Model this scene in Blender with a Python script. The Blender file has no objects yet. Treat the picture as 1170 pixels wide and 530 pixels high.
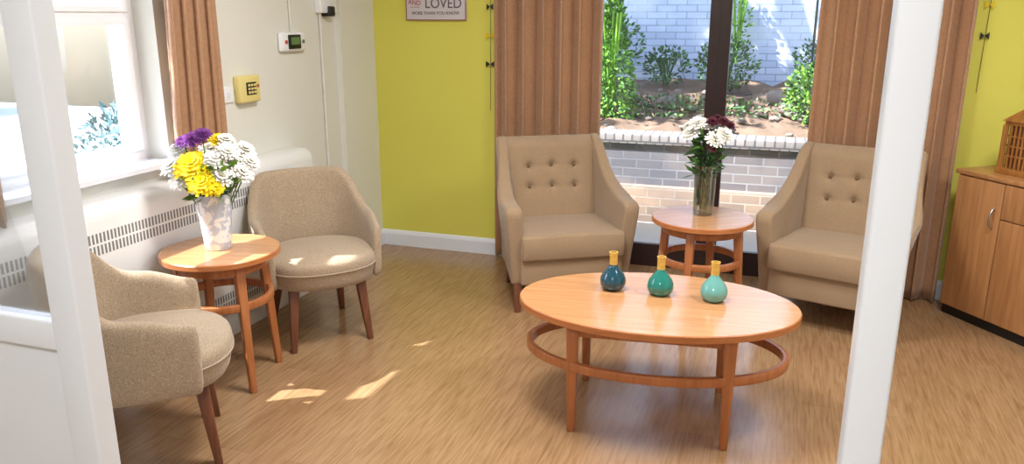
import bpy, bmesh, math, random
from mathutils import Vector, Matrix, Euler
random.seed(7)
D=bpy.data; C=bpy.context
coll=C.scene.collection
def srgb(r,g,b):
    def f(c):
        c/=255.0
        return c/12.92 if c<=.04045 else ((c+.055)/1.055)**2.4
    return (f(r),f(g),f(b),1)
# ------------------------------------------------------------ materials
def newmat(name):
    m=D.materials.new(name); m.use_nodes=True
    nt=m.node_tree; return m,nt,nt.nodes["Principled BSDF"]
def N(nt,t,**k):
    n=nt.nodes.new(t)
    for a,v in k.items():
        if a in n.inputs.keys(): n.inputs[a].default_value=v
        else: setattr(n,a,v)
    return n
def L(nt,a,b): nt.links.new(a,b)
def simple(name,col,rough=.5,metal=0,spec=.5,trans=0,var=.06,vscale=8,coat=0,sheen=0):
    m,nt,p=newmat(name)
    tc=N(nt,'ShaderNodeTexCoord'); no=N(nt,'ShaderNodeTexNoise'); no.inputs['Scale'].default_value=vscale
    L(nt,tc.outputs['Object'],no.inputs['Vector'])
    mx=N(nt,'ShaderNodeMix',data_type='RGBA')
    mx.inputs[6].default_value=tuple(c*(1-var) for c in col[:3])+(1,)
    mx.inputs[7].default_value=tuple(min(1,c*(1+var)) for c in col[:3])+(1,)
    L(nt,no.outputs['Fac'],mx.inputs[0]); L(nt,mx.outputs[2],p.inputs['Base Color'])
    p.inputs['Roughness'].default_value=rough; p.inputs['Metallic'].default_value=metal
    p.inputs['Specular IOR Level'].default_value=spec
    p.inputs['Transmission Weight'].default_value=trans
    p.inputs['Coat Weight'].default_value=coat
    p.inputs['Sheen Weight'].default_value=sheen
    return m
def wood(name,c1,c2,rough=.35,stretch=(1.2,22,22),scale=3,coat=.15):
    m,nt,p=newmat(name)
    tc=N(nt,'ShaderNodeTexCoord'); mp=N(nt,'ShaderNodeMapping'); mp.inputs['Scale'].default_value=stretch
    no=N(nt,'ShaderNodeTexNoise'); no.inputs['Scale'].default_value=scale; no.inputs['Detail'].default_value=6; no.inputs['Distortion'].default_value=.4
    L(nt,tc.outputs['Object'],mp.inputs[0]); L(nt,mp.outputs[0],no.inputs['Vector'])
    r=N(nt,'ShaderNodeValToRGB'); r.color_ramp.elements[0].position=.3; r.color_ramp.elements[1].position=.7
    r.color_ramp.elements[0].color=c1; r.color_ramp.elements[1].color=c2
    L(nt,no.outputs['Fac'],r.inputs[0]); L(nt,r.outputs[0],p.inputs['Base Color'])
    p.inputs['Roughness'].default_value=rough; p.inputs['Coat Weight'].default_value=coat; p.inputs['Coat Roughness'].default_value=.15
    b=N(nt,'ShaderNodeBump'); b.inputs['Strength'].default_value=.06; b.inputs['Distance'].default_value=.002
    L(nt,no.outputs['Fac'],b.inputs['Height']); L(nt,b.outputs[0],p.inputs['Normal'])
    return m
def fabric(name,c1,c2,scale=260,sheen=.3,bump=.25):
    m,nt,p=newmat(name)
    tc=N(nt,'ShaderNodeTexCoord')
    n1=N(nt,'ShaderNodeTexNoise'); n1.inputs['Scale'].default_value=scale; n1.inputs['Detail'].default_value=2
    n2=N(nt,'ShaderNodeTexNoise'); n2.inputs['Scale'].default_value=7
    for n in (n1,n2): L(nt,tc.outputs['Object'],n.inputs['Vector'])
    r=N(nt,'ShaderNodeValToRGB'); r.color_ramp.elements[0].position=.3; r.color_ramp.elements[1].position=.7
    r.color_ramp.elements[0].color=c1; r.color_ramp.elements[1].color=c2
    L(nt,n1.outputs['Fac'],r.inputs[0])
    mx=N(nt,'ShaderNodeMix',data_type='RGBA',blend_type='MULTIPLY'); mx.inputs[0].default_value=.15
    L(nt,r.outputs[0],mx.inputs[6]); L(nt,n2.outputs['Fac'],mx.inputs[7]); L(nt,mx.outputs[2],p.inputs['Base Color'])
    p.inputs['Roughness'].default_value=.92; p.inputs['Sheen Weight'].default_value=sheen; p.inputs['Specular IOR Level'].default_value=.2
    b=N(nt,'ShaderNodeBump'); b.inputs['Strength'].default_value=bump; b.inputs['Distance'].default_value=.0015
    L(nt,n1.outputs['Fac'],b.inputs['Height']); L(nt,b.outputs[0],p.inputs['Normal'])
    return m
def planks(name):
    m,nt,p=newmat(name)
    tc=N(nt,'ShaderNodeTexCoord'); sp=N(nt,'ShaderNodeSeparateXYZ'); cb=N(nt,'ShaderNodeCombineXYZ')
    L(nt,tc.outputs['Object'],sp.inputs[0]); L(nt,sp.outputs['Y'],cb.inputs['X']); L(nt,sp.outputs['X'],cb.inputs['Y'])
    br=N(nt,'ShaderNodeTexBrick'); br.offset=.37; br.inputs['Scale'].default_value=1
    br.inputs['Brick Width'].default_value=1.1; br.inputs['Row Height'].default_value=.15; br.inputs['Mortar Size'].default_value=.0008
    br.inputs['Color1'].default_value=srgb(172,138,102); br.inputs['Color2'].default_value=srgb(162,127,91); br.inputs['Mortar'].default_value=srgb(140,108,78)
    L(nt,cb.outputs[0],br.inputs['Vector'])
    mp=N(nt,'ShaderNodeMapping'); mp.inputs['Scale'].default_value=(6,80,1)
    L(nt,cb.outputs[0],mp.inputs[0])
    no=N(nt,'ShaderNodeTexNoise'); no.inputs['Scale'].default_value=1; no.inputs['Detail'].default_value=8; no.inputs['Distortion'].default_value=.6
    L(nt,mp.outputs[0],no.inputs['Vector'])
    r=N(nt,'ShaderNodeValToRGB'); r.color_ramp.elements[0].position=.32; r.color_ramp.elements[1].position=.62
    r.color_ramp.elements[0].color=(.56,.48,.41,1); r.color_ramp.elements[1].color=(1.0,1.0,1.0,1)
    L(nt,no.outputs['Fac'],r.inputs[0])
    mx=N(nt,'ShaderNodeMix',data_type='RGBA',blend_type='MULTIPLY'); mx.inputs[0].default_value=.65
    L(nt,br.outputs['Color'],mx.inputs[6]); L(nt,r.outputs[0],mx.inputs[7]); L(nt,mx.outputs[2],p.inputs['Base Color'])
    p.inputs['Roughness'].default_value=.24; p.inputs['Specular IOR Level'].default_value=.6
    b=N(nt,'ShaderNodeBump'); b.inputs['Strength'].default_value=.06; b.inputs['Distance'].default_value=.002
    L(nt,no.outputs['Fac'],b.inputs['Height']); L(nt,b.outputs[0],p.inputs['Normal'])
    return m
def bricks(name,c1,c2,mort,w=.225,h=.075,ms=.006,rough=.85,patch=None,bump=.6):
    m,nt,p=newmat(name)
    tc=N(nt,'ShaderNodeTexCoord'); sp=N(nt,'ShaderNodeSeparateXYZ'); cb=N(nt,'ShaderNodeCombineXYZ')
    L(nt,tc.outputs['Object'],sp.inputs[0]); L(nt,sp.outputs['X'],cb.inputs['X']); L(nt,sp.outputs['Z'],cb.inputs['Y'])
    br=N(nt,'ShaderNodeTexBrick'); br.inputs['Scale'].default_value=1
    br.inputs['Brick Width'].default_value=w; br.inputs['Row Height'].default_value=h; br.inputs['Mortar Size'].default_value=ms
    br.inputs['Color1'].default_value=c1; br.inputs['Color2'].default_value=c2; br.inputs['Mortar'].default_value=mort
    L(nt,cb.outputs[0],br.inputs['Vector'])
    out=br.outputs['Color']
    no=N(nt,'ShaderNodeTexNoise'); no.inputs['Scale'].default_value=2.2; no.inputs['Detail'].default_value=5
    L(nt,tc.outputs['Object'],no.inputs['Vector'])
    if patch:
        r=N(nt,'ShaderNodeValToRGB'); r.color_ramp.elements[0].position=.42; r.color_ramp.elements[1].position=.6
        L(nt,no.outputs['Fac'],r.inputs[0])
        mx=N(nt,'ShaderNodeMix',data_type='RGBA'); mx.inputs[7].default_value=patch
        ml=N(nt,'ShaderNodeMath',operation='MULTIPLY'); ml.inputs[1].default_value=.6
        L(nt,r.outputs[0],ml.inputs[0]); L(nt,ml.outputs[0],mx.inputs[0])
        L(nt,out,mx.inputs[6]); out=mx.outputs[2]
    L(nt,out,p.inputs['Base Color']); p.inputs['Roughness'].default_value=rough
    b=N(nt,'ShaderNodeBump'); b.invert=True; b.inputs['Strength'].default_value=bump; b.inputs['Distance'].default_value=.01
    L(nt,br.outputs['Fac'],b.inputs['Height']); L(nt,b.outputs[0],p.inputs['Normal'])
    return m
def glassmat(name,tint=(1,1,1,1),gl=.06):
    m=D.materials.new(name); m.use_nodes=True; nt=m.node_tree; nt.nodes.clear()
    o=N(nt,'ShaderNodeOutputMaterial'); mx=N(nt,'ShaderNodeMixShader'); t=N(nt,'ShaderNodeBsdfTransparent'); g=N(nt,'ShaderNodeBsdfGlossy')
    t.inputs[0].default_value=tint; g.inputs['Roughness'].default_value=.02
    fr=N(nt,'ShaderNodeLayerWeight'); fr.inputs['Blend'].default_value=gl*4
    ml=N(nt,'ShaderNodeMath',operation='MULTIPLY_ADD'); ml.inputs[1].default_value=.5; ml.inputs[2].default_value=gl*.5
    L(nt,fr.outputs['Fresnel'],ml.inputs[0])
    L(nt,ml.outputs[0],mx.inputs[0]); L(nt,t.outputs[0],mx.inputs[1]); L(nt,g.outputs[0],mx.inputs[2]); L(nt,mx.outputs[0],o.inputs[0])
    return m
M={}
M['white_wall']=simple('painted_wall_white',srgb(228,228,220),.85,var=.02,vscale=2)
M['green_wall']=simple('painted_wall_lime',srgb(218,214,96),.8,var=.03,vscale=1.5)
M['ceil']=simple('ceiling_paint',srgb(238,236,228),.9,var=.01)
M['gloss_white']=simple('gloss_white_paint',srgb(230,236,246),.35,var=.01)
M['upvc']=simple('white_upvc',srgb(240,242,246),.3,var=.01)
M['rad']=simple('radiator_enamel',srgb(236,236,236),.4,var=.01)
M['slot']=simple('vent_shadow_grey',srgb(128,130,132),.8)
M['floor']=planks('oak_vinyl_planks')
M['oak']=wood('oak_veneer',srgb(188,134,88),srgb(208,156,108),.22,(1.2,16,16),3,.3)
M['oakleg']=wood('oak_solid',srgb(160,94,52),srgb(186,118,70),.35,(18,18,1.5),3)
M['oakedge']=wood('oak_edge',srgb(172,104,58),srgb(194,124,74),.35,(4,4,20),3)
M['darkleg']=wood('walnut_leg',srgb(94,54,38),srgb(128,78,54),.35,(18,18,1.5),3)
M['cab']=wood('cabinet_oak_veneer',srgb(166,114,70),srgb(190,138,90),.4,(14,14,1.1),3)
M['fab_tub']=fabric('taupe_weave_fabric',srgb(148,128,106),srgb(200,180,154))
M['fab_arm']=fabric('tan_weave_fabric',srgb(152,126,99),srgb(178,152,122),300)
M['button']=simple('button_fabric',srgb(120,96,72),.9)
M['curtain']=fabric('brown_satin_curtain',srgb(172,128,94),srgb(184,140,104),60,.4,.02)
M['curtain'].node_tree.nodes['Principled BSDF'].inputs['Roughness'].default_value=.38
M['curtain'].node_tree.nodes['Principled BSDF'].inputs['Specular IOR Level'].default_value=.5
M['frame']=simple('dark_brown_frame',srgb(44,26,26),.35)
M['glass']=glassmat('window_glass',(.95,.97,1,1),.05)
M['vglass']=glassmat('vase_glass',(.88,.94,.9,1),.14)
M['bluebrick']=bricks('white_brick_shade_tint',srgb(196,206,226),srgb(178,190,214),srgb(146,158,184),patch=srgb(220,224,234),bump=.5)  # white paint, with the bluish cast of shade put into the colour
M['fence']=bricks('rendered_white_wall',srgb(232,234,238),srgb(226,228,234),srgb(200,204,210))
M['brick']=bricks('garden_brick',srgb(96,92,96),srgb(120,112,110),srgb(136,134,136),patch=srgb(72,76,88))
M['brick2']=bricks('garden_brick_lower',srgb(140,118,100),srgb(114,98,88),srgb(146,136,124),patch=srgb(104,92,86))
M['cope']=bricks('coping_brick',srgb(138,132,130),srgb(110,104,102),srgb(80,78,80),w=.075,h=.3,ms=.008)
M['slab']=bricks('patio_slab',srgb(150,146,140),srgb(166,160,152),srgb(110,106,100),w=.6,h=.6)
M['soil']=simple('garden_soil',srgb(100,80,64),.95,var=.6,vscale=7)
M['rock']=simple('rock',srgb(112,102,94),.9,var=.4)
M['leaf']=simple('leaf_green',srgb(74,118,48),.6,var=.5,vscale=5)
M['leafl']=simple('leaf_light_green',srgb(124,174,56),.6,var=.4,vscale=5)
M['leafd']=simple('leaf_dark_green',srgb(40,76,34),.6,var=.4,vscale=9)
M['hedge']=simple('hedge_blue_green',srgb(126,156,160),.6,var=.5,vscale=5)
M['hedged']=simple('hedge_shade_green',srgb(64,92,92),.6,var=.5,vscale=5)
M['petw']=simple('petal_white',srgb(246,244,236),.7,var=.03)
M['pety']=simple('petal_yellow',srgb(250,222,20),.7,var=.05)
M['petp']=simple('petal_purple',srgb(112,46,128),.7,var=.2)
M['petr']=simple('petal_burgundy',srgb(84,22,40),.7,var=.2)
M['metal']=simple('satin_metal',srgb(190,190,188),.3,metal=1)
M['black']=simple('black_plastic',srgb(22,24,24),.4)
M['cream']=simple('cream_plastic',srgb(230,214,140),.4)
M['lcd']=simple('lcd_green',srgb(96,132,84),.3)
M['red']=simple('red_button',srgb(190,40,36),.4)
M['cable']=simple('conduit_white',srgb(222,220,212),.5)
M['signbg']=simple('sign_board',srgb(206,202,208),.7,var=.06,vscale=20)
M['signedge']=simple('sign_edge_red',srgb(150,84,84),.7)
M['ink']=simple('sign_ink_grey',srgb(96,84,96),.8)
M['inkr']=simple('sign_ink_red',srgb(176,70,70),.8)
M['yflag']=simple('pennant_yellow',srgb(226,196,30),.8)
M['t1']=simple('glaze_dark_teal',srgb(14,70,88),.12,coat=.6,var=.1)
M['t2']=simple('glaze_teal',srgb(24,122,112),.12,coat=.6,var=.1)
M['t3']=simple('glaze_aqua',srgb(104,168,162),.15,coat=.6,var=.1)
M['neck']=wood('mustard_wood_neck',srgb(206,164,70),srgb(222,184,96),.5,(8,8,30),3)
M['fret']=wood('fretwork_wood',srgb(140,88,38),srgb(176,120,58),.45,(10,10,2),3)
M['bark']=simple('bark',srgb(80,64,50),.95,var=.4)
M['conc']=simple('pale_concrete',srgb(206,206,204),.9,var=.08,vscale=2)
# vase pattern
m,nt,p=newmat('patterned_ceramic')
tc=N(nt,'ShaderNodeTexCoord'); vo=N(nt,'ShaderNodeTexVoronoi',feature='SMOOTH_F1'); vo.inputs['Scale'].default_value=34
no=N(nt,'ShaderNodeTexNoise'); no.inputs['Scale'].default_value=16; no.inputs['Detail'].default_value=4
L(nt,tc.outputs['Object'],no.inputs['Vector'])
mxv=N(nt,'ShaderNodeMix',data_type='VECTOR'); mxv.inputs[0].default_value=.12
L(nt,tc.outputs['Object'],mxv.inputs[4]); L(nt,no.outputs['Color'],mxv.inputs[5]); L(nt,mxv.outputs[1],vo.inputs['Vector'])
r=N(nt,'ShaderNodeValToRGB'); r.color_ramp.elements[0].position=.36; r.color_ramp.elements[1].position=.46
r.color_ramp.elements[0].color=srgb(238,238,238); r.color_ramp.elements[1].color=srgb(192,200,216)
L(nt,vo.outputs['Distance'],r.inputs[0]); L(nt,r.outputs[0],p.inputs['Base Color']); p.inputs['Roughness'].default_value=.25
M['vasep']=m
# ------------------------------------------------------------ geometry helpers
def empty(name,loc=(0,0,0),rz=0):
    o=D.objects.new(name,None); o.location=loc; o.rotation_euler=(0,0,rz); o.empty_display_size=.1
    coll.objects.link(o); return o
def addobj(name,me,mat=None,parent=None,loc=(0,0,0),rot=(0,0,0),smooth=False):
    o=D.objects.new(name,me); coll.objects.link(o); o.location=loc; o.rotation_euler=rot
    if mat is not None: me.materials.append(mat)
    if parent: o.parent=parent
    if smooth:
        for p in me.polygons: p.use_smooth=True
    return o
def bevel(o,w,seg=3):
    b=o.modifiers.new('bevel','BEVEL'); b.width=w; b.segments=seg; b.limit_method='ANGLE'; b.angle_limit=math.radians(40)
    for p in o.data.polygons: p.use_smooth=True
    return o
def box(name,x0,x1,y0,y1,z0,z1,mat,parent=None,bev=0,loc=(0,0,0),rot=(0,0,0)):
    vs=[(x,y,z) for x in (x0,x1) for y in (y0,y1) for z in (z0,z1)]
    fs=[(0,1,3,2),(4,6,7,5),(0,4,5,1),(2,3,7,6),(0,2,6,4),(1,5,7,3)]
    me=D.meshes.new(name); me.from_pydata(vs,[],fs); me.update()
    o=addobj(name,me,mat,parent,loc,rot)
    if bev: bevel(o,bev)
    return o
def multibox(name,boxes,mat,parent=None,bev=0,loc=(0,0,0),rot=(0,0,0)):
    vs=[];fs=[]
    for (x0,x1,y0,y1,z0,z1) in boxes:
        b=len(vs); vs+=[(x,y,z) for x in (x0,x1) for y in (y0,y1) for z in (z0,z1)]
        fs+=[tuple(i+b for i in f) for f in [(0,1,3,2),(4,6,7,5),(0,4,5,1),(2,3,7,6),(0,2,6,4),(1,5,7,3)]]
    me=D.meshes.new(name); me.from_pydata(vs,[],fs); me.update()
    o=addobj(name,me,mat,parent,loc,rot)
    if bev: bevel(o,bev)
    return o
def smoothauto(o,ang=35):
    for p in o.data.polygons: p.use_smooth=True
    try: o.data.set_sharp_from_angle(angle=math.radians(ang))
    except Exception: pass
    return o
def lathe(name,prof,mat,parent=None,loc=(0,0,0),seg=48,sx=1,sy=1):
    vs=[];fs=[]
    for (r,z) in prof:
        for i in range(seg):
            a=2*math.pi*i/seg; vs.append((r*sx*math.cos(a),r*sy*math.sin(a),z))
    for k in range(len(prof)-1):
        for i in range(seg):
            j=(i+1)%seg; fs.append((k*seg+i,k*seg+j,(k+1)*seg+j,(k+1)*seg+i))
    if prof[0][0]>1e-4: fs.append(tuple(range(seg))[::-1])
    if prof[-1][0]>1e-4: fs.append(tuple((len(prof)-1)*seg+i for i in range(seg)))
    me=D.meshes.new(name); me.from_pydata(vs,[],fs); me.update()
    return smoothauto(addobj(name,me,mat,parent,loc))
def leg(name,p0,p1,w0,w1,mat,parent,rz=0):
    vs=[]
    c,s=math.cos(rz),math.sin(rz)
    for p,w in ((p0,w0),(p1,w1)):
        for dx,dy in ((-1,-1),(1,-1),(1,1),(-1,1)):
            X=dx*w/2;Y=dy*w/2
            vs.append((p[0]+X*c-Y*s,p[1]+X*s+Y*c,p[2]))
    fs=[(0,1,2,3),(7,6,5,4),(0,1,5,4),(1,2,6,5),(2,3,7,6),(3,0,4,7)]
    me=D.meshes.new(name); me.from_pydata(vs,[],fs); me.update()
    bm=bmesh.new(); bm.from_mesh(me); bmesh.ops.recalc_face_normals(bm,faces=bm.faces); bm.to_mesh(me); bm.free()
    return bevel(addobj(name,me,mat,parent),.004,2)
def tube(name,pts,r,mat,parent=None,cyc=False,res=6):
    cu=D.curves.new(name,'CURVE'); cu.dimensions='3D'; cu.bevel_depth=r; cu.bevel_resolution=res; cu.resolution_u=8
    sp=cu.splines.new('POLY'); sp.points.add(len(pts)-1)
    for i,p in enumerate(pts): sp.points[i].co=(*p,1)
    sp.use_cyclic_u=cyc; cu.use_fill_caps=True
    o=D.objects.new(name,cu); coll.objects.link(o); cu.materials.append(mat)
    if parent:o.parent=parent
    return o
def ring(name,a,b,th,z0,z1,mat,parent,seg=72):
    vs=[];fs=[]
    for i in range(seg):
        t=2*math.pi*i/seg; c,s=math.cos(t),math.sin(t)
        for (ra,rb,z) in ((a,b,z0),(a,b,z1),(a-th,b-th,z1),(a-th,b-th,z0)): vs.append((ra*c,rb*s,z))
    for i in range(seg):
        j=(i+1)%seg
        for k in range(4):
            l=(k+1)%4; fs.append((i*4+k,j*4+k,j*4+l,i*4+l))
    me=D.meshes.new(name); me.from_pydata(vs,[],fs); me.update()
    o=addobj(name,me,mat,parent); o.data.update(); bevel(o,.004,2); return o
def text(name,body,size,loc,rot,mat,parent=None,ext=.0006,sx=1):
    cu=D.curves.new(name,'FONT'); cu.body=body; cu.size=size; cu.extrude=ext; cu.align_x='CENTER'; cu.align_y='CENTER'
    cu.materials.append(mat)
    o=D.objects.new(name,cu); coll.objects.link(o); o.location=loc; o.rotation_euler=rot; o.scale=(sx,1,1)
    if parent:o.parent=parent
    return o
# ------------------------------------------------------------ room shell
XL,YB,XR,YF,ZC=-2.72,4.94,2.3,-1.6,2.6
box('floor',XL-.02,XR,YF,YB+.1,-.08,0,M['floor'])
box('ceiling',XL-.3,XR+.2,YF-.2,YB+.26,ZC,ZC+.12,M['ceil'])
WY0,WY1,WZ0,WZ1=1.88,2.96,.93,2.20
multibox('wall_left',[(XL-.28,XL,YF,WY0,-.08,ZC),(XL-.28,XL,WY1,YB+.26,-.08,ZC),(XL-.28,XL,WY0,WY1,-.08,WZ0),(XL-.28,XL,WY0,WY1,WZ1,ZC)],M['white_wall'])
box('sun_block_eaves',-3.33,-3.03,YF-.2,YB+.26,2.50,2.60,M['upvc'])  # unseen overhang, added to cut the sun through the upper window
box('trim_1',XL,XL+.035,4.50,YB,0,ZC,M['white_wall'])
DX0,DX1,DZ=-1.32,.66,2.14
multibox('wall_back',[(XL,DX0,YB,YB+.25,-.08,ZC),(DX1,XR,YB,YB+.25,-.08,ZC),(DX0,DX1,YB,YB+.25,DZ,ZC)],M['green_wall'])
box('wall_right',XR,XR+.2,YF,YB+.26,-.08,ZC,M['white_wall'])
box('wall_front',XL-.28,XR+.2,YF-.2,YF,-.08,ZC,M['white_wall'])
def skirt(name,p0,p1,n):
    prof=[(0,0),(.018,0),(.018,.085),(.012,.1),(.006,.108),(0,.112)]
    vs=[];fs=[]
    for p in (p0,p1):
        for d,z in prof: vs.append((p[0]+n[0]*d,p[1]+n[1]*d,z))
    k=len(prof)
    for i in range(k): j=(i+1)%k; fs.append((i,j,k+j,k+i))
    fs.append(tuple(range(k))); fs.append(tuple(range(k,2*k))[::-1])
    me=D.meshes.new(name); me.from_pydata(vs,[],fs); me.update()
    bm=bmesh.new(); bm.from_mesh(me); bmesh.ops.recalc_face_normals(bm,faces=bm.faces); bm.to_mesh(me); bm.free()
    return addobj(name,me,M['gloss_white'])
skirt('baseboard_back',(XL+.035,YB),(DX0,YB),(0,-1))
skirt('baseboard_back.001',(DX1,YB),(XR,YB),(0,-1))
skirt('baseboard_left',(XL,1.0),(XL,4.5),(1,0))
skirt('baseboard_left.001',(XL+.035,4.5),(XL+.035,YB),(1,0))
skirt('baseboard_right',(XR,1.0),(XR,YB),(-1,0))
# doorway screen the room is seen through
sc=empty('door_1',(0,0,0))
box('stile',-1.172,-1.108,.95,.995,0,2.1,M['gloss_white'],sc,.004)
box('mid_rail',-2.70,-1.172,.955,.99,1.03,1.085,M['gloss_white'],sc,.004)
box('lower_panel',-2.70,-1.172,.965,.98,.0,1.03,M['gloss_white'],sc)
box('side_stile',-2.715,-2.64,.95,.995,0,2.1,M['gloss_white'],sc)
box('glazing',-2.64,-1.172,.970,.974,1.085,2.1,M['glass'],sc)
box('jamb',.105,.149,.95,1.0,0,2.1,M['gloss_white'],sc,.004)
box('head',-2.715,XR-.005,.94,1.01,2.1,2.18,M['gloss_white'],sc,.003)
box('wall_partition',XL,XR,.945,1.005,2.18,ZC,M['white_wall'])
# ------------------------------------------------------------ left window
w=empty('window_1')
fx0,fx1=-2.90,-2.84
fr=[(fx0,fx1,WY0,WY0+.04,WZ0,WZ1),(fx0,fx1,WY1-.05,WY1,WZ0,WZ1),(fx0,fx1,WY0+.04,WY1-.05,WZ0,WZ0+.07),(fx0,fx1,WY0+.04,WY1-.05,WZ1-.05,WZ1),
    (fx0,fx1+.01,WY0+.04,WY1-.05,1.585,1.62)]
multibox('frame',fr,M['upvc'],w)
sash=[]
a,b=WY0+.04,WY1-.05
for (c,d) in ((WZ0+.07,1.585),(1.62,WZ1-.05)):
    sash+=[(fx0+.01,fx1+.02,a,a+.03,c,d),(fx0+.01,fx1+.02,b-.03,b,c,d),(fx0+.01,fx1+.02,a+.03,b-.03,c,c+.022),(fx0+.01,fx1+.02,a+.03,b-.03,d-.022,d)]
multibox('sashes',sash,M['upvc'],w)
box('pane',-2.872,-2.868,WY0+.07,WY1-.08,WZ0+.09,WZ1-.07,M['glass'],w)
multibox('sill_board',[(-2.84,-2.66,WY0,WY1,WZ0,WZ0+.022),(-2.72,-2.66,WY0-.05,WY0,WZ0,WZ0+.022),(-2.72,-2.66,WY1,WY1+.05,WZ0,WZ0+.022)],M['gloss_white'],w)
# ------------------------------------------------------------ patio door
d=empty('window_2')
yf0,yf1=5.02,5.09
multibox('frame',[(DX0,DX0+.07,yf0,yf1,.0,DZ),(DX1-.07,DX1,yf0,yf1,.0,DZ),(DX0+.07,DX1-.07,yf0,yf1,DZ-.07,DZ),(DX0+.07,DX1-.07,yf0,yf1,.0,.05)],M['frame'],d)
multibox('sliding_sash',[(-.46,-.335,5.0,5.06,.05,DZ-.07),(DX0+.07,DX0+.13,5.03,5.06,.05,DZ-.07),(DX1-.13,DX1-.07,5.03,5.06,.05,DZ-.07),
  (DX0+.13,DX1-.13,5.022,5.058,.05,.15),(DX0+.13,DX1-.13,5.022,5.058,DZ-.13,DZ-.07)],M['frame'],d)
multibox('meeting_groove',[(-.400,-.392,4.997,5.0,.05,DZ-.07)],M['black'],d)
box('pane',DX0+.1,DX1-.1,5.040,5.044,.15,DZ-.1,M['glass'],d)
box('threshold',DX0,DX1,YB+.1,5.2,-.05,.004,M['frame'],d)
# ------------------------------------------------------------ curtains
def curtain(name,axis,a0,a1,off,z0,z1,npl,amp=.028,mat='curtain',top0=None,top1=None):
    nu=npl*18; nz=28; vs=[];fs=[]
    rnd=random.Random(npl*7+int(a0*10))
    ph=[rnd.uniform(-.6,.6) for _ in range(npl+2)]
    am=[rnd.uniform(.65,1.0) for _ in range(npl+2)]
    if top0 is None: top0,top1=a0,a1
    def sm(x): return x*x*(3-2*x)
    for k in range(nz+1):
        t=k/nz; z=z0+(z1-z0)*t
        for i in range(nu+1):
            u=i/nu; q=u*npl; iq=int(q); fq=sm(q-iq)
            A=am[iq]*(1-fq)+am[min(iq+1,npl+1)]*fq; P=ph[iq]*(1-fq)+ph[min(iq+1,npl+1)]*fq
            s=a0+(a1-a0)*u; s2=top0+(top1-top0)*u; s=s*(1-t)+s2*t
            w_=math.sin(2*math.pi*q+P*(1.3-t)*1.2)
            wv=amp*A*w_
            x=s+.016*math.sin(4*math.pi*q+2*P)
            vs.append((off+wv,x,z) if axis=='y' else (x,off+wv,z))
    for k in range(nz):
        for i in range(nu):
            a=k*(nu+1)+i; fs.append((a,a+1,a+nu+2,a+nu+1))
    me=D.meshes.new(name); me.from_pydata(vs,[],fs); me.update()
    o=addobj(name,me,M[mat],smooth=True); s=o.modifiers.new('solid','SOLIDIFY'); s.thickness=.004; return o
curtain('curtain','x',-1.78,-1.06,4.870,.02,2.2,6,.058)
curtain('curtain.001','x',.15,.93,4.875,.01,2.2,7,.052)
curtain('curtain.002','y',2.84,3.20,-2.60,.90,2.3,4,.050,top0=2.92,top1=3.22)
curtain('curtain.003','y',1.62,2.03,-2.60,.88,2.3,4,.050)
tube('curtain_rail',[(-1.9,4.87,2.23),(1.1,4.87,2.23)],.012,M['metal'])
tube('curtain_rail.001',[(-2.64,1.5,2.33),(-2.64,3.35,2.33)],.012,M['metal'])
# ------------------------------------------------------------ radiator cover
r_=empty('radiator')
rx=-2.575
prof=[(XL+.004,.13),(rx-.02,.13),(rx,.15),(rx,.80),(rx-.012,.835),(rx-.04,.86),(XL+.004,.865)]
def sweep_y(name,prof,y0,y1,mat,parent=None):
    vs=[];fs=[];k=len(prof)
    for y in (y0,y1):
        for x,z in prof: vs.append((x,y,z))
    for i in range(k): j=(i+1)%k; fs.append((i,j,k+j,k+i))
    fs.append(tuple(range(k))); fs.append(tuple(range(k,2*k))[::-1])
    me=D.meshes.new(name); me.from_pydata(vs,[],fs); me.update()
    bm=bmesh.new(); bm.from_mesh(me); bmesh.ops.recalc_face_normals(bm,faces=bm.faces); bm.to_mesh(me); bm.free()
    return addobj(name,me,mat,parent)
bevel(sweep_y('cover',prof,1.25,3.93,M['rad'],r_),.006)
box('plinth',XL+.02,rx-.03,1.27,3.91,0,.13,M['rad'],r_)
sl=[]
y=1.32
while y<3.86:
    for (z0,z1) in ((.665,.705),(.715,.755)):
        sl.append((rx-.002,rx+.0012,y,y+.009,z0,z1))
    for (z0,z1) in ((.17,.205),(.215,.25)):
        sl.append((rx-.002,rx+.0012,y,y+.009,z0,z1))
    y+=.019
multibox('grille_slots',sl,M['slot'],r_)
# ------------------------------------------------------------ wall devices
def wallbox(name,y0,y1,z0,z1,dep,mat,parent,x0=XL,bev=.006):
    return box(name,x0,x0+dep,y0,y1,z0,z1,mat,parent,bev)
t=empty('thermostat')
wallbox('case',3.87,4.11,1.405,1.515,.035,M['upvc'],t,bev=.03)
wallbox('display_bezel',3.93,4.05,1.42,1.50,.042,M['black'],t)
wallbox('display',3.95,4.03,1.445,1.485,.045,M['lcd'],t,bev=.001)
wallbox('key_red',3.90,3.92,1.45,1.47,.04,M['red'],t,bev=.002)
wallbox('key_green',4.07,4.09,1.45,1.47,.04,M['lcd'],t,bev=.002)
t=empty('call_point')
wallbox('case',3.46,3.63,1.16,1.30,.045,M['cream'],t,bev=.01)
wallbox('keypad',3.51,3.59,1.20,1.265,.05,M['black'],t,bev=.003)
multibox('keys',[(XL+.05,XL+.053,3.518+i*.024,3.534+i*.024,1.207+j*.019,1.219+j*.019) for i in range(3) for j in range(3)],M['cream'],t)
wallbox('led',3.60,3.615,1.235,1.25,.048,M['red'],t,bev=.002)
t=empty('light_switch')
wallbox('plate',3.365,3.445,1.17,1.25,.012,M['upvc'],t,bev=.003)
wallbox('rocker',3.395,3.415,1.195,1.225,.018,M['gloss_white'],t,bev=.002)
t=empty('junction_box')
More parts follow.
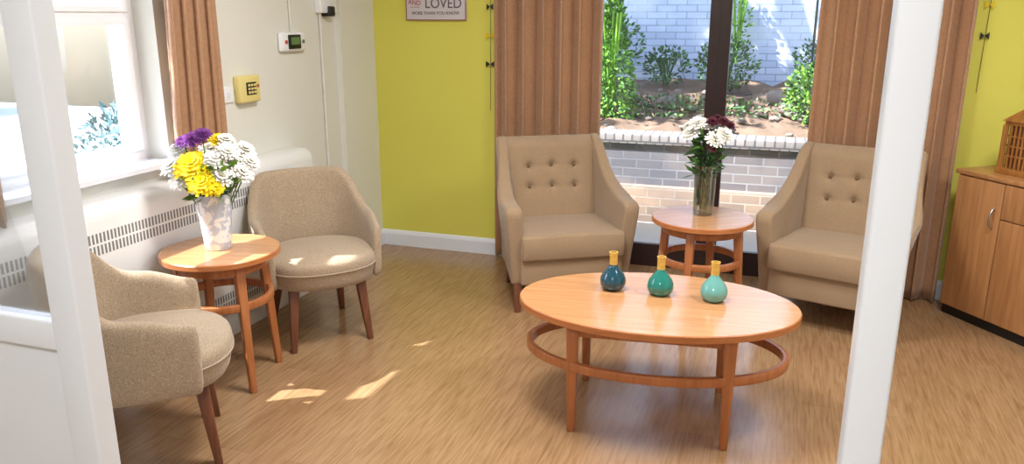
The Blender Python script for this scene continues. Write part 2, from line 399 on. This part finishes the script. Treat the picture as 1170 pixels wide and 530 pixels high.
wallbox('case',4.27,4.45,1.62,1.74,.05,M['upvc'],t,bev=.008)
wallbox('lamp',4.34,4.40,1.60,1.66,.07,M['black'],t,bev=.01)
tube('conduit',[(XL+.012,4.31,1.62),(XL+.012,4.31,.12)],.010,M['cable'])
tube('cable',[(XL+.01,4.0,1.515),(XL+.01,4.0,2.5)],.006,M['cable'])
# ------------------------------------------------------------ sign + garland
s=empty('wall_sign',(-2.215,YB-.012,1.575))
box('board',-.215,.215,-.008,.010,0,.44,M['signbg'],s,.002)
multibox('border',[(-.215,.215,-.0095,-.0075,0,.006),(-.215,-.209,-.0095,-.0075,.006,.434),(.209,.215,-.0095,-.0075,.006,.434),(-.215,.215,-.0095,-.0075,.434,.44)],M['signedge'],s)
R90=(math.pi/2,0,0)
text('text_more','MORE THAN YOU KNOW',.029,(0,-.010,.045),R90,M['ink'],s)
text('text_loved','LOVED',.088,(.055,-.010,.105),R90,M['ink'],s,sx=.95)
text('text_and','AND',.042,(-.15,-.010,.112),(math.pi/2,.12,0),M['inkr'],s)
multibox('rules',[(-.185,-.115,-.010,-.008,.134,.137),(-.185,-.115,-.010,-.008,.083,.086)],M['inkr'],s)
def garland(name,x,z0,z1,items):
    g=empty(name,(x,YB-.02,0))
    tube('string',[(0,0,z1),(.006,0,(z0+z1)/2),(0,0,z0)],.0015,M['black'],g)
    for i,(z,mt,wd) in enumerate(items):
        vs=[(-wd,0,z-.02),(-wd,0,z+.02),(0,-.003,z),(wd,0,z+.02),(wd,0,z-.02),(0,.003,z)]
        me=D.meshes.new('pennant'); me.from_pydata(vs,[],[(0,1,2),(2,3,4),(0,5,1),(5,4,3)]); me.update()
        addobj('pennant_%d'%(i+1),me,M[mt],g)
garland('garland',-1.835,1.0,2.3,[(1.66,'black',.022),(1.78,'yflag',.03),(1.48,'yflag',.03),(1.30,'black',.03),(1.95,'black',.025)])
garland('garland.001',.985,1.2,2.3,[(1.66,'yflag',.022),(1.5,'black',.022),(1.85,'black',.022)])
# ------------------------------------------------------------ tub chair
def smst(a,b,x):
    t=max(0,min(1,(x-a)/(b-a))); return t*t*(3-2*t)
def tub_chair(name,loc,rz):
    e=empty(name,loc,rz)
    pts=[]
    ax,by,cy=.297,.285,.02
    n=20
    for i in range(9): pts.append((-ax+.012*(1-i/8.0)**2,-.17+(cy+.17)*i/8.0,-1-(8-i)/8.0))
    for i in range(1,2*n): 
        a=-math.pi/2+math.pi*i/(2*n)
        sa,ca=math.sin(a),math.cos(a); ex=.82
        pts.append((ax*math.copysign(abs(sa)**ex,sa),cy+by*abs(ca)**ex,a/(math.pi/2)))
    for i in range(9): pts.append((ax-.012*(i/8.0)**2,cy-(cy+.17)*i/8.0,1+i/8.0))
    vs=[];fs=[]
    m_=len(pts)
    for i,(x,y,q) in enumerate(pts):
        pa=pts[max(0,i-1)]; pb=pts[min(m_-1,i+1)]
        tx,ty=pb[0]-pa[0],pb[1]-pa[1]; l=math.hypot(tx,ty); nx,ny=-ty/l,tx/l
        if nx*x+ny*(y-cy)<0 and abs(q)<1.0: nx,ny=-nx,-ny
        if abs(q)>=1: nx,ny=(-1,0) if x<0 else (1,0)
        aq=abs(q)
        zt=.825-.195*smst(.40,.98,aq)-.045*smst(1.0,2.0,aq)
        th=.062-.014*smst(.5,1.6,aq)
        sec=[]
        def fl(z): return .028*max(0,(z-.34))/.4 *(1 if aq<1 else 1-.5*(aq-1))
        zb=.315
        for (o,z) in ((-.045,zb),(-.012,zb+.006),(0,zb+.03),(0,(zb+zt)/2),(0,zt-.035),(-.006,zt-.012),(-th*.35,zt),(-th*.65,zt),(-th+.006,zt-.012),(-th,zt-.035),(-th,(.44+zt)/2),(-th,.42),(-th,.36)):
            oo=o+fl(z); sec.append((x+nx*oo,y+ny*oo,z))
        K=len(sec); vs+=sec
    for i in range(m_-1):
        for k in range(K):
            l=(k+1)%K; fs.append((i*K+k,(i+1)*K+k,(i+1)*K+l,i*K+l))
    for end in (0,m_-1):
        base=[vs[end*K+k] for k in range(K)]
        cx=sum(p[0] for p in base)/K; cz=sum(p[2] for p in base)/K
        st=len(vs)
        for p in base: vs.append((cx+(p[0]-cx)*.6,p[1]-.018,cz+(p[2]-cz)*.93))
        for k in range(K):
            l=(k+1)%K; fs.append((end*K+k,end*K+l,st+l,st+k))
        fs.append(tuple(st+k for k in range(K)))
    me=D.meshes.new('back_shell'); me.from_pydata(vs,[],fs); me.update()
    bm=bmesh.new(); bm.from_mesh(me); bmesh.ops.recalc_face_normals(bm,faces=bm.faces); bm.to_mesh(me); bm.free()
    o=addobj('back_shell',me,M['fab_tub'],e,smooth=True); o.modifiers.new('s','SUBSURF').levels=1; o.modifiers['s'].render_levels=1
    prof=[(.80,.315),(.90,.32),(.95,.345),(.97,.375),(.985,.39),(1.0,.41),(1.005,.43),(.99,.448),(.955,.458),(.85,.468),(.6,.476),(.3,.480),(.05,.481)]
    vs=[];fs=[];seg=56
    for (sc_,z) in prof:
        for i in range(seg):
            a=2*math.pi*i/seg; c,s_=math.cos(a),math.sin(a); ex=.85
            xx=.285*math.copysign(abs(c)**ex,c); yy=(.275 if s_<0 else .255)*math.copysign(abs(s_)**ex,s_)
            vs.append((xx*sc_,yy*sc_-.02,z))
    for k in range(len(prof)-1):
        for i in range(seg):
            j=(i+1)%seg; fs.append((k*seg+i,k*seg+j,(k+1)*seg+j,(k+1)*seg+i))
    fs.append(tuple(range(seg))[::-1]); fs.append(tuple((len(prof)-1)*seg+i for i in range(seg)))
    me=D.meshes.new('seat'); me.from_pydata(vs,[],fs); me.update()
    addobj('seat',me,M['fab_tub'],e,smooth=True)
    pp=[]
    for i in range(64):
        a=2*math.pi*i/64; c,s_=math.cos(a),math.sin(a); ex=.85
        pp.append((.2868*math.copysign(abs(c)**ex,c),(.2765 if s_<0 else .2565)*math.copysign(abs(s_)**ex,s_)-.02,.405))
    tube('piping',pp,.004,M['fab_tub'],e,True,2)
    for i,(p0,p1) in enumerate((((-.165,-.17,.33),(-.195,-.205,0)),((.165,-.17,.33),(.195,-.205,0)),((-.15,.18,.33),(-.19,.29,0)),((.15,.18,.33),(.19,.29,0)))):
        leg('leg_%d'%(i+1),p0,p1,.048,.028,M['darkleg'],e)
    return e
tub_chair('tub_chair',(-2.195,3.33,0),math.radians(47))
tub_chair('tub_chair.001',(-2.15,2.12,0),math.radians(130))
# ------------------------------------------------------------ armchair
def armchair(name,loc,rz):
    e=empty(name,loc,rz); WX=.03
    top=[(-.31,.54),(-.312,.575),(-.295,.598),(-.26,.606),(-.20,.61),(-.12,.622),(-.04,.648),(.03,.69),(.09,.745),(.14,.81),(.185,.865),(.23,.90),(.27,.912),(.305,.905),(.318,.88)]
    bot=[(.30,.60),(.27,.35),(.25,.16),(-.27,.16),(-.285,.30)]
    prof=top+bot
    for sgn,nm in ((-1,'arm_left'),(1,'arm_right')):
        vs=[];fs=[];k=len(prof)
        for side in (0,1):
            for (y,z) in prof:
                fy=1-smst(-.15,.30,y)
                outer=.285+WX+.065*fy; th=.055+.035*fy
                outer-=.035*(1-smst(.16,.55,z))
                x=outer if side else outer-th
                vs.append((sgn*x,y,z))
        for i in range(k): j=(i+1)%k; fs.append((i,j,k+j,k+i))
        fs.append(tuple(range(k))); fs.append(tuple(range(k,2*k))[::-1])
        me=D.meshes.new(nm); me.from_pydata(vs,[],fs); me.update()
        bm=bmesh.new(); bm.from_mesh(me); bmesh.ops.recalc_face_normals(bm,faces=bm.faces)
        bm.to_mesh(me); bm.free()
        o=addobj(nm,me,M['fab_arm'],e); bevel(o,.018,4); o.modifiers['bevel'].angle_limit=math.radians(50)
    nu,nv=44,44; vs=[];fs=[]; HW=.255+WX*.7
    btn=[(-.14,.74),(0,.745),(.14,.74),(-.14,.62),(0,.625),(.14,.62)]
    for j in range(nv+1):
        v=j/nv; z=.40+.505*v
        for i in range(nu+1):
            u=i/nu*2-1; x=HW*u
            yy=.10+.115*v+ .03*(abs(u)**4) + .05*max(0,(v-.88)/.12)**2 - .012
            for bx,bz in btn:
                d2=((x-bx)**2+(z-bz)**2); yy+=.020*math.exp(-d2/(.020**2))+.012*math.exp(-d2/(.05**2))
            for bx in (-.14,0,.14):
                if z>.62: yy+=.005*math.exp(-((x-bx)**2)/(.008**2))*(1 if z<.74 else max(0,1-(z-.74)/.14))
            for bz in (.745,.622):
                if abs(x)<.14: yy+=.004*math.exp(-((z-bz)**2)/(.008**2))
            vs.append((x,yy,z))
    nb=len(vs)
    for j in range(nv+1):
        v=j/nv; z=.40+.505*v
        for i in range(nu+1):
            u=i/nu*2-1; vs.append((HW*u,.27+.045*v-.02*max(0,(v-.9)/.1)**2,z))
    W=nu+1
    for j in range(nv):
        for i in range(nu):
            a=j*W+i; fs.append((a,a+1,a+W+1,a+W)); b=nb+a; fs.append((b,b+W,b+W+1,b+1))
    for i in range(nu):
        fs.append((i,nb+i,nb+i+1,i+1)); a=nv*W+i; fs.append((a,a+1,nb+a+1,nb+a))
    for j in range(nv):
        a=j*W; fs.append((a,a+W,nb+a+W,nb+a)); a=j*W+nu; fs.append((a,nb+a,nb+a+W,a+W))
    me=D.meshes.new('back'); me.from_pydata(vs,[],fs); me.update()
    bm=bmesh.new(); bm.from_mesh(me); bmesh.ops.recalc_face_normals(bm,faces=bm.faces); bm.to_mesh(me); bm.free()
    smoothauto(addobj('back',me,M['fab_arm'],e),50)
    for i,(bx,bz) in enumerate(btn):
        v=(bz-.40)/.505
        lathe('button_%d'%(i+1),[(.011,-.002),(.010,.002),(.006,.005),(.0001,.006)],M['button'],e,(bx,.10+.115*v-.012+.024,bz),16).rotation_euler=(math.pi/2,0,0)
    box('back_panel',-.24-WX,.24+WX,.235,.285,.17,.5,M['fab_arm'],e,.01)
    SW=.262+WX
    o=box('seat_cushion',-SW,SW,-.325,.17,.305,.445,M['fab_arm'],e); 
    bm=bmesh.new(); bm.from_mesh(o.data); bmesh.ops.subdivide_edges(bm,edges=bm.edges,cuts=10,use_grid_fill=True)
    for v in bm.verts:
        if v.co.z>.44: v.co.z+=.018*(1-(v.co.x/SW)**2)*(1-((v.co.y+.08)/.26)**2)
        if v.co.y<-.32: v.co.y-=.012*(1-((v.co.z-.375)/.07)**2)
    bm.to_mesh(o.data); bm.free(); bevel(o,.028,4); 
    box('seat_base',-SW,SW,-.30,.26,.16,.31,M['fab_arm'],e,.012)
    for i,(x,y) in enumerate(((-.30,-.24),(.30,-.24),(-.24,.22),(.24,.22))):
        leg('leg_%d'%(i+1),(x,y,.165),(x+(.01 if x>0 else -.01),y+(.03 if y>0 else -.03),0),.05,.032,M['darkleg'],e)
    return e
armchair('armchair',(-1.19,4.325,0),math.radians(31))
armchair('armchair.001',(.36,4.435,0),math.radians(-16.5))
# ------------------------------------------------------------ tables
def topdisc(nm,a,b,z0,z1,parent):
    vs=[];fs=[];seg=96
    prof=[(-.008,z0),(0,z0+.004),(0,z1-.004),(-.004,z1)]
    for d,z in prof:
        for i in range(seg):
            t=2*math.pi*i/seg; vs.append(((a+d)*math.cos(t),(b+d)*math.sin(t),z))
    for k in range(3):
        for i in range(seg):
            j=(i+1)%seg; fs.append((k*seg+i,k*seg+j,(k+1)*seg+j,(k+1)*seg+i))
    fs.append(tuple(range(seg))[::-1]); fs.append(tuple(3*seg+i for i in range(seg)))
    me=D.meshes.new(nm); me.from_pydata(vs,[],fs); me.update()
    me.materials.append(M['oak']); me.materials.append(M['oakedge'])
    for p in me.polygons:
        if len(p.vertices)==4: p.material_index=1
    return smoothauto(addobj(nm,me,None,parent))
def round_table(name,loc,rz):
    e=empty(name,loc,rz); h=.61
    topdisc('top',.255,.255,h-.028,h,e)
    ring('apron',.200,.200,.02,h-.075,h-.028,M['oakleg'],e)
    ring('lower_ring',.212,.212,.024,h-.235,h-.200,M['oakleg'],e)
    for i in range(4):
        a=math.pi/4+i*math.pi/2; c,s_=math.cos(a),math.sin(a)
        leg('leg_%d'%(i+1),(.185*c,.185*s_,h-.029),(.225*c,.225*s_,0),.042,.028,M['oakleg'],e,a)
    return e
round_table('side_table',(-2.30,2.74,0),math.radians(15))
round_table('side_table.001',(-.345,4.02,0),math.radians(35))
ct=empty('coffee_table',(-.42,3.03,0),math.radians(6.5)); h=.49
topdisc('top',.56,.362,h-.032,h,ct)
ring('lower_ring',.53,.318,.026,h-.225,h-.188,M['oakleg'],ct,96)
for i,(x,y) in enumerate(((-.305,-.235),(.285,-.25),(-.305,.235),(.285,.235))):
    leg('leg_%d'%(i+1),(x,y,h-.033),(x*1.0,y*1.0,0),.048,.03,M['oakleg'],ct)
multibox('cross_rail',[(-.30,.28,-.25,-.23,h-.08,h-.033),(-.30,.28,.225,.245,h-.08,h-.033),(-.315,-.295,-.235,.235,h-.08,h-.033),(.275,.295,-.235,.235,h-.08,h-.033)],M['oakleg'],ct)
def bottle(name,x,y,mt):
    e=empty(name,(x,y,.49))
    lathe('body',[(.0001,0),(.030,0),(.040,.004),(.050,.018),(.055,.034),(.053,.050),(.045,.068),(.033,.084),(.023,.096),(.018,.104),(.0165,.110),(.0001,.111)],M[mt],e)
    lathe('neck',[(.0165,.108),(.0165,.150),(.018,.158),(.0185,.163),(.014,.163),(.012,.12)],M['neck'],e,seg=32)
bottle('bottle_vase',-.617,3.114,'t1'); bottle('bottle_vase.001',-.418,3.113,'t2'); bottle('bottle_vase.002',-.202,3.11,'t3')
# ------------------------------------------------------------ flowers
class MB:
    def __init__(s): s.v=[];s.f=[];s.m=[]
    def add(s,vs,fs,mi):
        b=len(s.v); s.v+=[tuple(v) for v in vs]; s.f+=[tuple(i+b for i in f) for f in fs]; s.m+=[mi]*len(fs)
    def obj(s,name,mats,parent=None,loc=(0,0,0)):
        me=D.meshes.new(name); me.from_pydata(s.v,[],s.f); me.update()
        for m in mats: me.materials.append(m)
        for p,mi in zip(me.polygons,s.m): p.material_index=mi; p.use_smooth=True
        return addobj(name,me,None,parent,loc)
def basis(n):
    n=Vector(n).normalized(); a=Vector((0,0,1)) if abs(n.z)<.9 else Vector((1,0,0))
    u=n.cross(a).normalized(); return u,n.cross(u).normalized(),n
def flower(mb,c,n,r,mi,layers=4,np_=16,wid=.16,rnd=random):
    u,v,n=basis(n); c=Vector(c)
    for k in range(layers):
        el=math.radians(5+ 72*k/max(1,layers-1)); rr=r*(1-.42*k/layers)
        cnt=max(6,int(np_*(1-.35*k/layers)))
        for i in range(cnt):
            a=2*math.pi*(i+.5*(k%2))/cnt+rnd.uniform(-.1,.1)
            d=u*math.cos(a)+v*math.sin(a); sd=n.cross(d)
            R=rr*rnd.uniform(.88,1.08)
            p0=c+d*r*.05; 
            p1=c+d*(R*.5*math.cos(el))+n*(R*.5*math.sin(el)+.06*r)
            p2=c+d*(R*math.cos(el*.85))+n*(R*math.sin(el*.85)*.9)
            w1=r*wid; 
            vs=[p0-sd*w1*.4,p0+sd*w1*.4,p1+sd*w1+n*r*.03,p1-sd*w1+n*r*.03,p2+sd*w1*.5,p2-sd*w1*.5,p1]
            mb.add(vs,[(0,1,2,6),(0,6,3),(6,2,4),(6,4,5),(3,6,5)],mi)
def leafq(mb,p,d,l,w,mi):
    d=Vector(d).normalized(); u,v,_=basis(d); a=random.uniform(0,6.28); s=u*math.cos(a)+v*math.sin(a); q=d.cross(s)
    p=Vector(p); 
    mb.add([p,p+d*l*.45+s*w+q*w*.2,p+d*l,p+d*l*.45-s*w+q*w*.2,p+d*l*.5],[(0,1,4),(1,2,4),(2,3,4),(3,0,4)],mi)
def stemq(mb,a,b,r,mi):
    a=Vector(a);b=Vector(b);u,v,n=basis(b-a); vs=[]
    for p in (a,b):
        for k in range(5): t=k*2*math.pi/5; vs.append(p+(u*math.cos(t)+v*math.sin(t))*r)
    mb.add(vs,[(k,(k+1)%5,5+(k+1)%5,5+k) for k in range(5)],mi)
fv=empty('flower_vase',(-2.317,2.75,.61))
lathe('vase',[(.0001,0),(.052,0),(.056,.006),(.060,.05),(.066,.12),(.073,.19),(.079,.245),(.080,.25),(.074,.25),(.068,.19),(.055,.03),(.0001,.02)],M['vasep'],fv)
mb=MB(); rnd=random.Random(3)
heads=[((-.15,.0,.37),.058,0),((-.12,-.05,.32),.052,0),((-.13,.05,.43),.05,0),((-.065,-.04,.375),.085,1),((-.03,-.09,.315),.07,1),((.0,.04,.42),.06,0),
 ((.05,-.06,.33),.055,0),((.09,.0,.38),.06,0),((.13,-.04,.34),.055,0),((.14,.05,.42),.055,0),((.08,-.04,.43),.05,0),((.03,-.05,.40),.055,0),
 ((-.06,-.01,.48),.05,2),((-.10,.02,.47),.042,2),((-.02,.0,.50),.045,2),((.04,.04,.47),.045,1),((-.12,.08,.37),.05,0),((.10,.09,.36),.05,0),((.0,.1,.42),.05,1),((.165,-.01,.38),.045,0),((.02,-.09,.29),.045,1),((.07,.03,.47),.045,0)]
th=math.radians(18.9)+.25
for (p,r0,mi) in heads:
    x,y,z=p; P=Vector((x*math.cos(th)-y*math.sin(th),x*math.sin(th)+y*math.cos(th),z))
    nrm=(P-Vector((0,0,.2))); nrm=nrm.normalized()+Vector((.5,-.6,.35))
    flower(mb,P,nrm,r0,mi,5 if mi else 4,22 if mi==1 else 18,.17 if mi!=2 else .12,rnd)
    if mi==0:
        u,v,n=basis(nrm); 
        flower(mb,P+n*.01,nrm,r0*.25,1,3,10,.2,rnd)
    stemq(mb,(P.x*.15,P.y*.15,.1),P,.003,3)
for i in range(130):
    a=rnd.uniform(0,6.28); rr=rnd.uniform(.03,.13); z=rnd.uniform(.24,.38)
    leafq(mb,(rr*math.cos(a)*.7,rr*math.sin(a)*.7,z),(math.cos(a),math.sin(a),rnd.uniform(-.2,1)),rnd.uniform(.05,.09),.013,3+(i%2))
mb.obj('bouquet',[M['petw'],M['pety'],M['petp'],M['leaf'],M['leafl']],fv)
gv=empty('flower_vase.001',(-.348,4.07,.61))
lathe('vase',[(.0001,0),(.048,0),(.052,.004),(.053,.1),(.056,.24),(.058,.262),(.0565,.262),(.0545,.24),(.0515,.1),(.050,.02),(.0001,.018)],M['vglass'],gv)
mb=MB(); rnd=random.Random(11)
heads=[((-.08,-.02,.42),.055,0),((-.05,-.03,.47),.05,0),((-.01,.0,.46),.048,0),((.04,-.05,.40),.055,0),((.08,-.03,.42),.052,0),((.055,.03,.44),.045,0),((-.03,.05,.44),.045,0),
 ((.02,-.02,.48),.035,2),((.07,.0,.48),.038,2),((.10,.02,.46),.035,2),((.04,.04,.49),.035,2),((-.1,.02,.45),.035,0),((.03,-.06,.36),.03,2)]
for (p,r0,mi) in heads:
    x,y,z=p; P=Vector((x,y,z)); nrm=(P-Vector((0,0,.3))).normalized()+Vector((.1,-.5,.2))
    flower(mb,P,nrm,r0,mi,4,16,.17,rnd); stemq(mb,(-P.x*.3,-P.y*.3,.03),(P.x*.35,P.y*.35,.27),.003,3); stemq(mb,(P.x*.35,P.y*.35,.27),P,.003,3)
for i in range(170):
    a=rnd.uniform(0,6.28); rr=rnd.uniform(.0,.055); z=rnd.uniform(.20,.42)
    leafq(mb,(rr*math.cos(a),rr*math.sin(a),z),(math.cos(a),math.sin(a),rnd.uniform(-.5,1)),rnd.uniform(.05,.08),.011,3+(i%2))
for i in range(150):
    a=rnd.uniform(0,6.28); rr=rnd.uniform(.0,.03); z=rnd.uniform(.03,.22)
    leafq(mb,(rr*math.cos(a),rr*math.sin(a),z),(math.cos(a)*.3,math.sin(a)*.3,1),rnd.uniform(.03,.05),.006,3+(i%2))
mb.obj('bouquet',[M['petw'],M['pety'],M['petr'],M['leafd'],M['leaf']],gv)
# ------------------------------------------------------------ cabinet
ang=math.atan2(-.809,.588)
cb=empty('cabinet',(.92,4.72,0),ang)
Wc,Dc,Hc=.95,.33,.815
box('plinth',.01,Wc-.01,.015,Dc,0,.05,M['black'],cb)
box('carcass',0,Wc,.012,Dc,.05,Hc-.025,M['cab'],cb)
box('top',-.008,Wc+.008,-.012,Dc,Hc-.025,Hc,M['cab'],cb,.004)
multibox('doors',[(.012,.295,-.008,.010,.06,Hc-.032),(.301,.620,-.008,.010,.06,.60),(.626,.938,-.008,.010,.06,.60),(.301,.938,-.008,.010,.606,Hc-.032)],M['cab'],cb,.003)
def handle(nm,x,z,v=True,l=.055):
    pts=[]
    for i in range(13):
        t=-1+2*i/12; d_=-.008-.028*math.sqrt(max(0,1-t*t))
        pts.append((x,d_,z+l*t) if v else (x+l*t,d_,z))
    tube(nm,pts,.005,M['metal'],cb,res=3)
handle('handle_1',.262,.60); handle('handle_2',.58,.48); handle('handle_3',.665,.48); handle('handle_4',.62,.70,False)
fl=empty('wooden_lantern',(1.21,4.63,.815),ang)
LW=.10
multibox('frame',[(-LW,LW,-LW,LW,0,.03),(-LW*.9,LW*.9,-LW*.9,LW*.9,.25,.27)]+[(sx*LW*.86-.009,sx*LW*.86+.009,sy*LW*.86-.009,sy*LW*.86+.009,.03,.25) for sx in (-1,1) for sy in (-1,1)],M['fret'],fl,.002)
lat=[]
for i in range(-3,4):
    x=i*.024
    lat+=[(x-.005,x+.005,-LW*.86-.003,-LW*.86+.003,.03,.25),(x-.005,x+.005,LW*.86-.003,LW*.86+.003,.03,.25),(-LW*.86-.003,-LW*.86+.003,x-.005,x+.005,.03,.25),(LW*.86-.003,LW*.86+.003,x-.005,x+.005,.03,.25)]
for z in (.09,.14,.19):
    lat+=[(-.08,.08,-LW*.86-.002,-LW*.86+.002,z,z+.008),(-.08,.08,LW*.86-.002,LW*.86+.002,z,z+.008),(-LW*.86-.002,-LW*.86+.002,-.08,.08,z,z+.008),(LW*.86-.002,LW*.86+.002,-.08,.08,z,z+.008)]
multibox('lattice',lat,M['fret'],fl)
box('inner_box',-.06,.06,-.06,.06,.03,.25,M['darkleg'],fl)
vs=[(-LW,-LW,.27),(LW,-LW,.27),(LW,LW,.27),(-LW,LW,.27),(-.03,-.03,.34),(.03,-.03,.34),(.03,.03,.34),(-.03,.03,.34)]
me=D.meshes.new('roof'); me.from_pydata(vs,[],[(3,2,1,0),(4,5,6,7),(0,1,5,4),(1,2,6,5),(2,3,7,6),(3,0,4,7)]); addobj('roof',me,M['fret'],fl)
tube('ring',[(.02*math.cos(a*.5236),0,.36+.02*math.sin(a*.5236)) for a in range(12)],.003,M['fret'],fl,True,2)
# ------------------------------------------------------------ outside
box('patio_paving',-4.2,5,5.2,6.41,-.14,-.06,M['slab'])
box('ground',-24,12,-8,5.2,-.2,-.1,M['conc'])
box('ground.001',-24,-4.2,5.2,12,-.2,-.1,M['conc'])
gw=empty('garden_retaining_wall')
box('brickwork',-4.2,5,6.5,6.72,-.14,.58,M['brick'],gw)
box('brickwork_lower',-4.2,5,6.42,6.5,-.14,.24,M['brick2'],gw,.004)
box('coping',-4.2,5,6.47,6.74,.58,.66,M['cope'],gw,.006)
box('white_boundary_wall',-7,6,9.4,9.6,-.2,4.6,M['bluebrick'])
rs=random.Random(5)
gb=empty('rockery_bed')
vs=[];fs=[];nx,ny=60,20
for j in range(ny+1):
    for i in range(nx+1):
        x=-4.1+8.5*i/nx; yv=6.76+2.6*j/ny
        vs.append((x,yv,.56+.32*(j/ny)+rs.uniform(-.035,.05)))
for j in range(ny):
    for i in range(nx):
        a=j*(nx+1)+i; fs.append((a,a+1,a+nx+2,a+nx+1))
me=D.meshes.new('soil'); me.from_pydata(vs,[],fs); addobj('soil',me,M['soil'],gb,smooth=True)
mb=MB()
for i in range(110):
    x=rs.uniform(-2.6,1.8); yv=rs.uniform(6.95,9.2); z=.58+.32*(yv-6.72)/2.7; r=rs.uniform(.02,.075)
    bm=bmesh.new(); bmesh.ops.create_icosphere(bm,subdivisions=2,radius=r)
    vv=[(x+v.co.x*rs.uniform(.85,1.25),yv+v.co.y*rs.uniform(.8,1.1),z+v.co.z*.6*rs.uniform(.8,1.1)) for v in bm.verts]
    ff=[tuple(v.index for v in f.verts) for f in bm.faces]; bm.free(); mb.add(vv,ff,0)
for (x,yv,r) in ((-.05,8.3,.14),(.18,8.6,.16),(.05,7.9,.10),(-1.1,8.0,.1)):
    z=.62+.32*(yv-6.72)/2.7
    bm=bmesh.new(); bmesh.ops.create_icosphere(bm,subdivisions=2,radius=r)
    vv=[(x+v.co.x*rs.uniform(.9,1.2),yv+v.co.y,z+v.co.z*.7*rs.uniform(.8,1.1)) for v in bm.verts]
    ff=[tuple(v.index for v in f.verts) for f in bm.faces]; bm.free(); mb.add(vv,ff,0)
mb.obj('rocks',[M['rock']],gb)
def bush(name,c,rx_,ry_,rz_,n,ll,mats,shell=.55,cone=False,parent=None):
    mb=MB()
    for i in range(n):
        while True:
            p=Vector((rs.uniform(-1,1),rs.uniform(-1,1),rs.uniform(-1,1)))
            if shell<p.length<1: break
        if cone:
            t=rs.random()**1.4; a=rs.uniform(0,6.28); rr=(1-t)*rs.uniform(.6,1); p=Vector((rr*math.cos(a),rr*math.sin(a),-1+2*t))
        q=Vector((p.x*rx_,p.y*ry_,p.z*rz_)); dd=(p+Vector((rs.uniform(-.7,.7),rs.uniform(-.7,.7),rs.uniform(-.3,.9))))
        leafq(mb,q,dd,ll*rs.uniform(.7,1.3),ll*.28,i%len(mats))
    for i in range(10):
        stemq(mb,(rs.uniform(-.1,.1)*rx_,0,-rz_),(rs.uniform(-.6,.6)*rx_,rs.uniform(-.6,.6)*ry_,rz_*.4),.012,0)
    mb.obj(name,[M[k] for k in mats],parent,c)
bush('conifer_shrub',(-1.58,7.6,1.36),.27,.24,.68,2400,.055,['leafl','leaf'],0,True)
bush('garden_shrub',(.30,7.4,.95),.30,.24,.27,1300,.05,['leafl','leaf','leafd'])
bush('garden_shrub.001',(-.60,8.7,1.12),.32,.2,.26,700,.05,['leafd','leaf'])
bush('garden_shrub.002',(-2.1,8.8,1.3),.6,.3,.4,1100,.06,['leafd','leaf'])
bush('garden_shrub.003',(.45,9.0,1.16),.4,.2,.28,800,.05,['leaf','leafd'])
bush('garden_shrub.004',(-1.25,8.9,1.08),.24,.18,.2,450,.05,['leafd','leaf'])
bush('climbing_ivy',(-.55,9.22,1.6),.14,.07,.5,320,.05,['leafl','leaf'],.1)
bush('ground_cover',(-.9,7.9,.76),1.1,.7,.06,1300,.045,['leafd','leaf','soil'],.1,parent=gb)
tube('bird_feeder_pole',[(.22,8.2,.75),(.22,8.2,2.3),(.20,8.2,2.42),(.12,8.2,2.48),(.03,8.2,2.42),(.02,8.2,2.3)],.012,M['black'])
def tree(name,x,y,cz,rx_,ry_,rz_,n,ll):
    e=empty(name,(x,y,0)); lathe('trunk',[(.16,-.1),(.12,1.5),(.09,cz)],M['bark'],e,seg=14)
    mb=MB()
    for i in range(n):
        p=Vector((rs.gauss(0,.45),rs.gauss(0,.45),rs.gauss(0,.45))); q=Vector((p.x*rx_,p.y*ry_,cz+p.z*rz_))
        leafq(mb,q,(rs.uniform(-1,1),rs.uniform(-1,1),rs.uniform(-.6,.6)),ll*rs.uniform(.7,1.4),ll*.35,i%2)
    mb.obj('canopy',[M['leaf'],M['leafd']],e)
tree('dapple_tree',-5.0,7.4,5.2,3.6,1.7,1.2,1500,.34)  # out-of-view tree added to throw dappled shade over the garden
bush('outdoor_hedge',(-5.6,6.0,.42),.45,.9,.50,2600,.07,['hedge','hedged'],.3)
box('outdoor_boundary_wall',-15,-14.8,-6,11,-.1,2.6,M['fence'])
# ------------------------------------------------------------ lights
wd=D.worlds.new('sky'); C.scene.world=wd; wd.use_nodes=True
nt=wd.node_tree; bg=nt.nodes['Background']
sk=nt.nodes.new('ShaderNodeTexSky'); sk.sky_type='NISHITA'; sk.sun_disc=False; sk.sun_elevation=math.radians(51); sk.sun_rotation=math.radians(250); sk.dust_density=2
nt.links.new(sk.outputs[0],bg.inputs[0]); bg.inputs[1].default_value=.75
def light(name,typ,loc,en,rot=(0,0,0),size=1,sy=None,col=(1,1,1)):
    l=D.lights.new(name,typ); l.energy=en; l.color=col
    if typ=='AREA':
        l.size=size
        if sy: l.shape='RECTANGLE'; l.size_y=sy
    o=D.objects.new(name,l); o.location=loc; o.rotation_euler=rot; coll.objects.link(o); return o,l
o,l=light('sun','SUN',(0,0,6),26.0,col=(1,.97,.93)); l.angle=math.radians(.6)
o.rotation_euler=Vector((1,.62,-1.45)).to_track_quat('-Z','Y').to_euler()
def panel(name,x,y,e):
    p=empty(name,(x,y,ZC-.012)); box('housing',-.32,.32,-.32,.32,-.0,.011,M['gloss_white'],p)
    o,l=light(name+'_lamp','AREA',(0,0,-.006),e,size=.58,col=(1,.985,.96)); o.parent=p
panel('ceiling_light',-1.0,2.6,56); panel('ceiling_light.001',.9,2.9,44); panel('ceiling_light.002',-.3,-.4,42)
# ------------------------------------------------------------ camera
cam=D.cameras.new('camera'); cam.sensor_width=36; cam.lens=36*900/1170; cam.clip_start=.05
co=D.objects.new('camera',cam); coll.objects.link(co); co.location=(0,0,1.6); co.rotation_euler=(math.radians(90-15.3),0,math.radians(18.9))
C.scene.camera=co
C.scene.view_settings.view_transform='Standard'
C.scene.view_settings.exposure=0
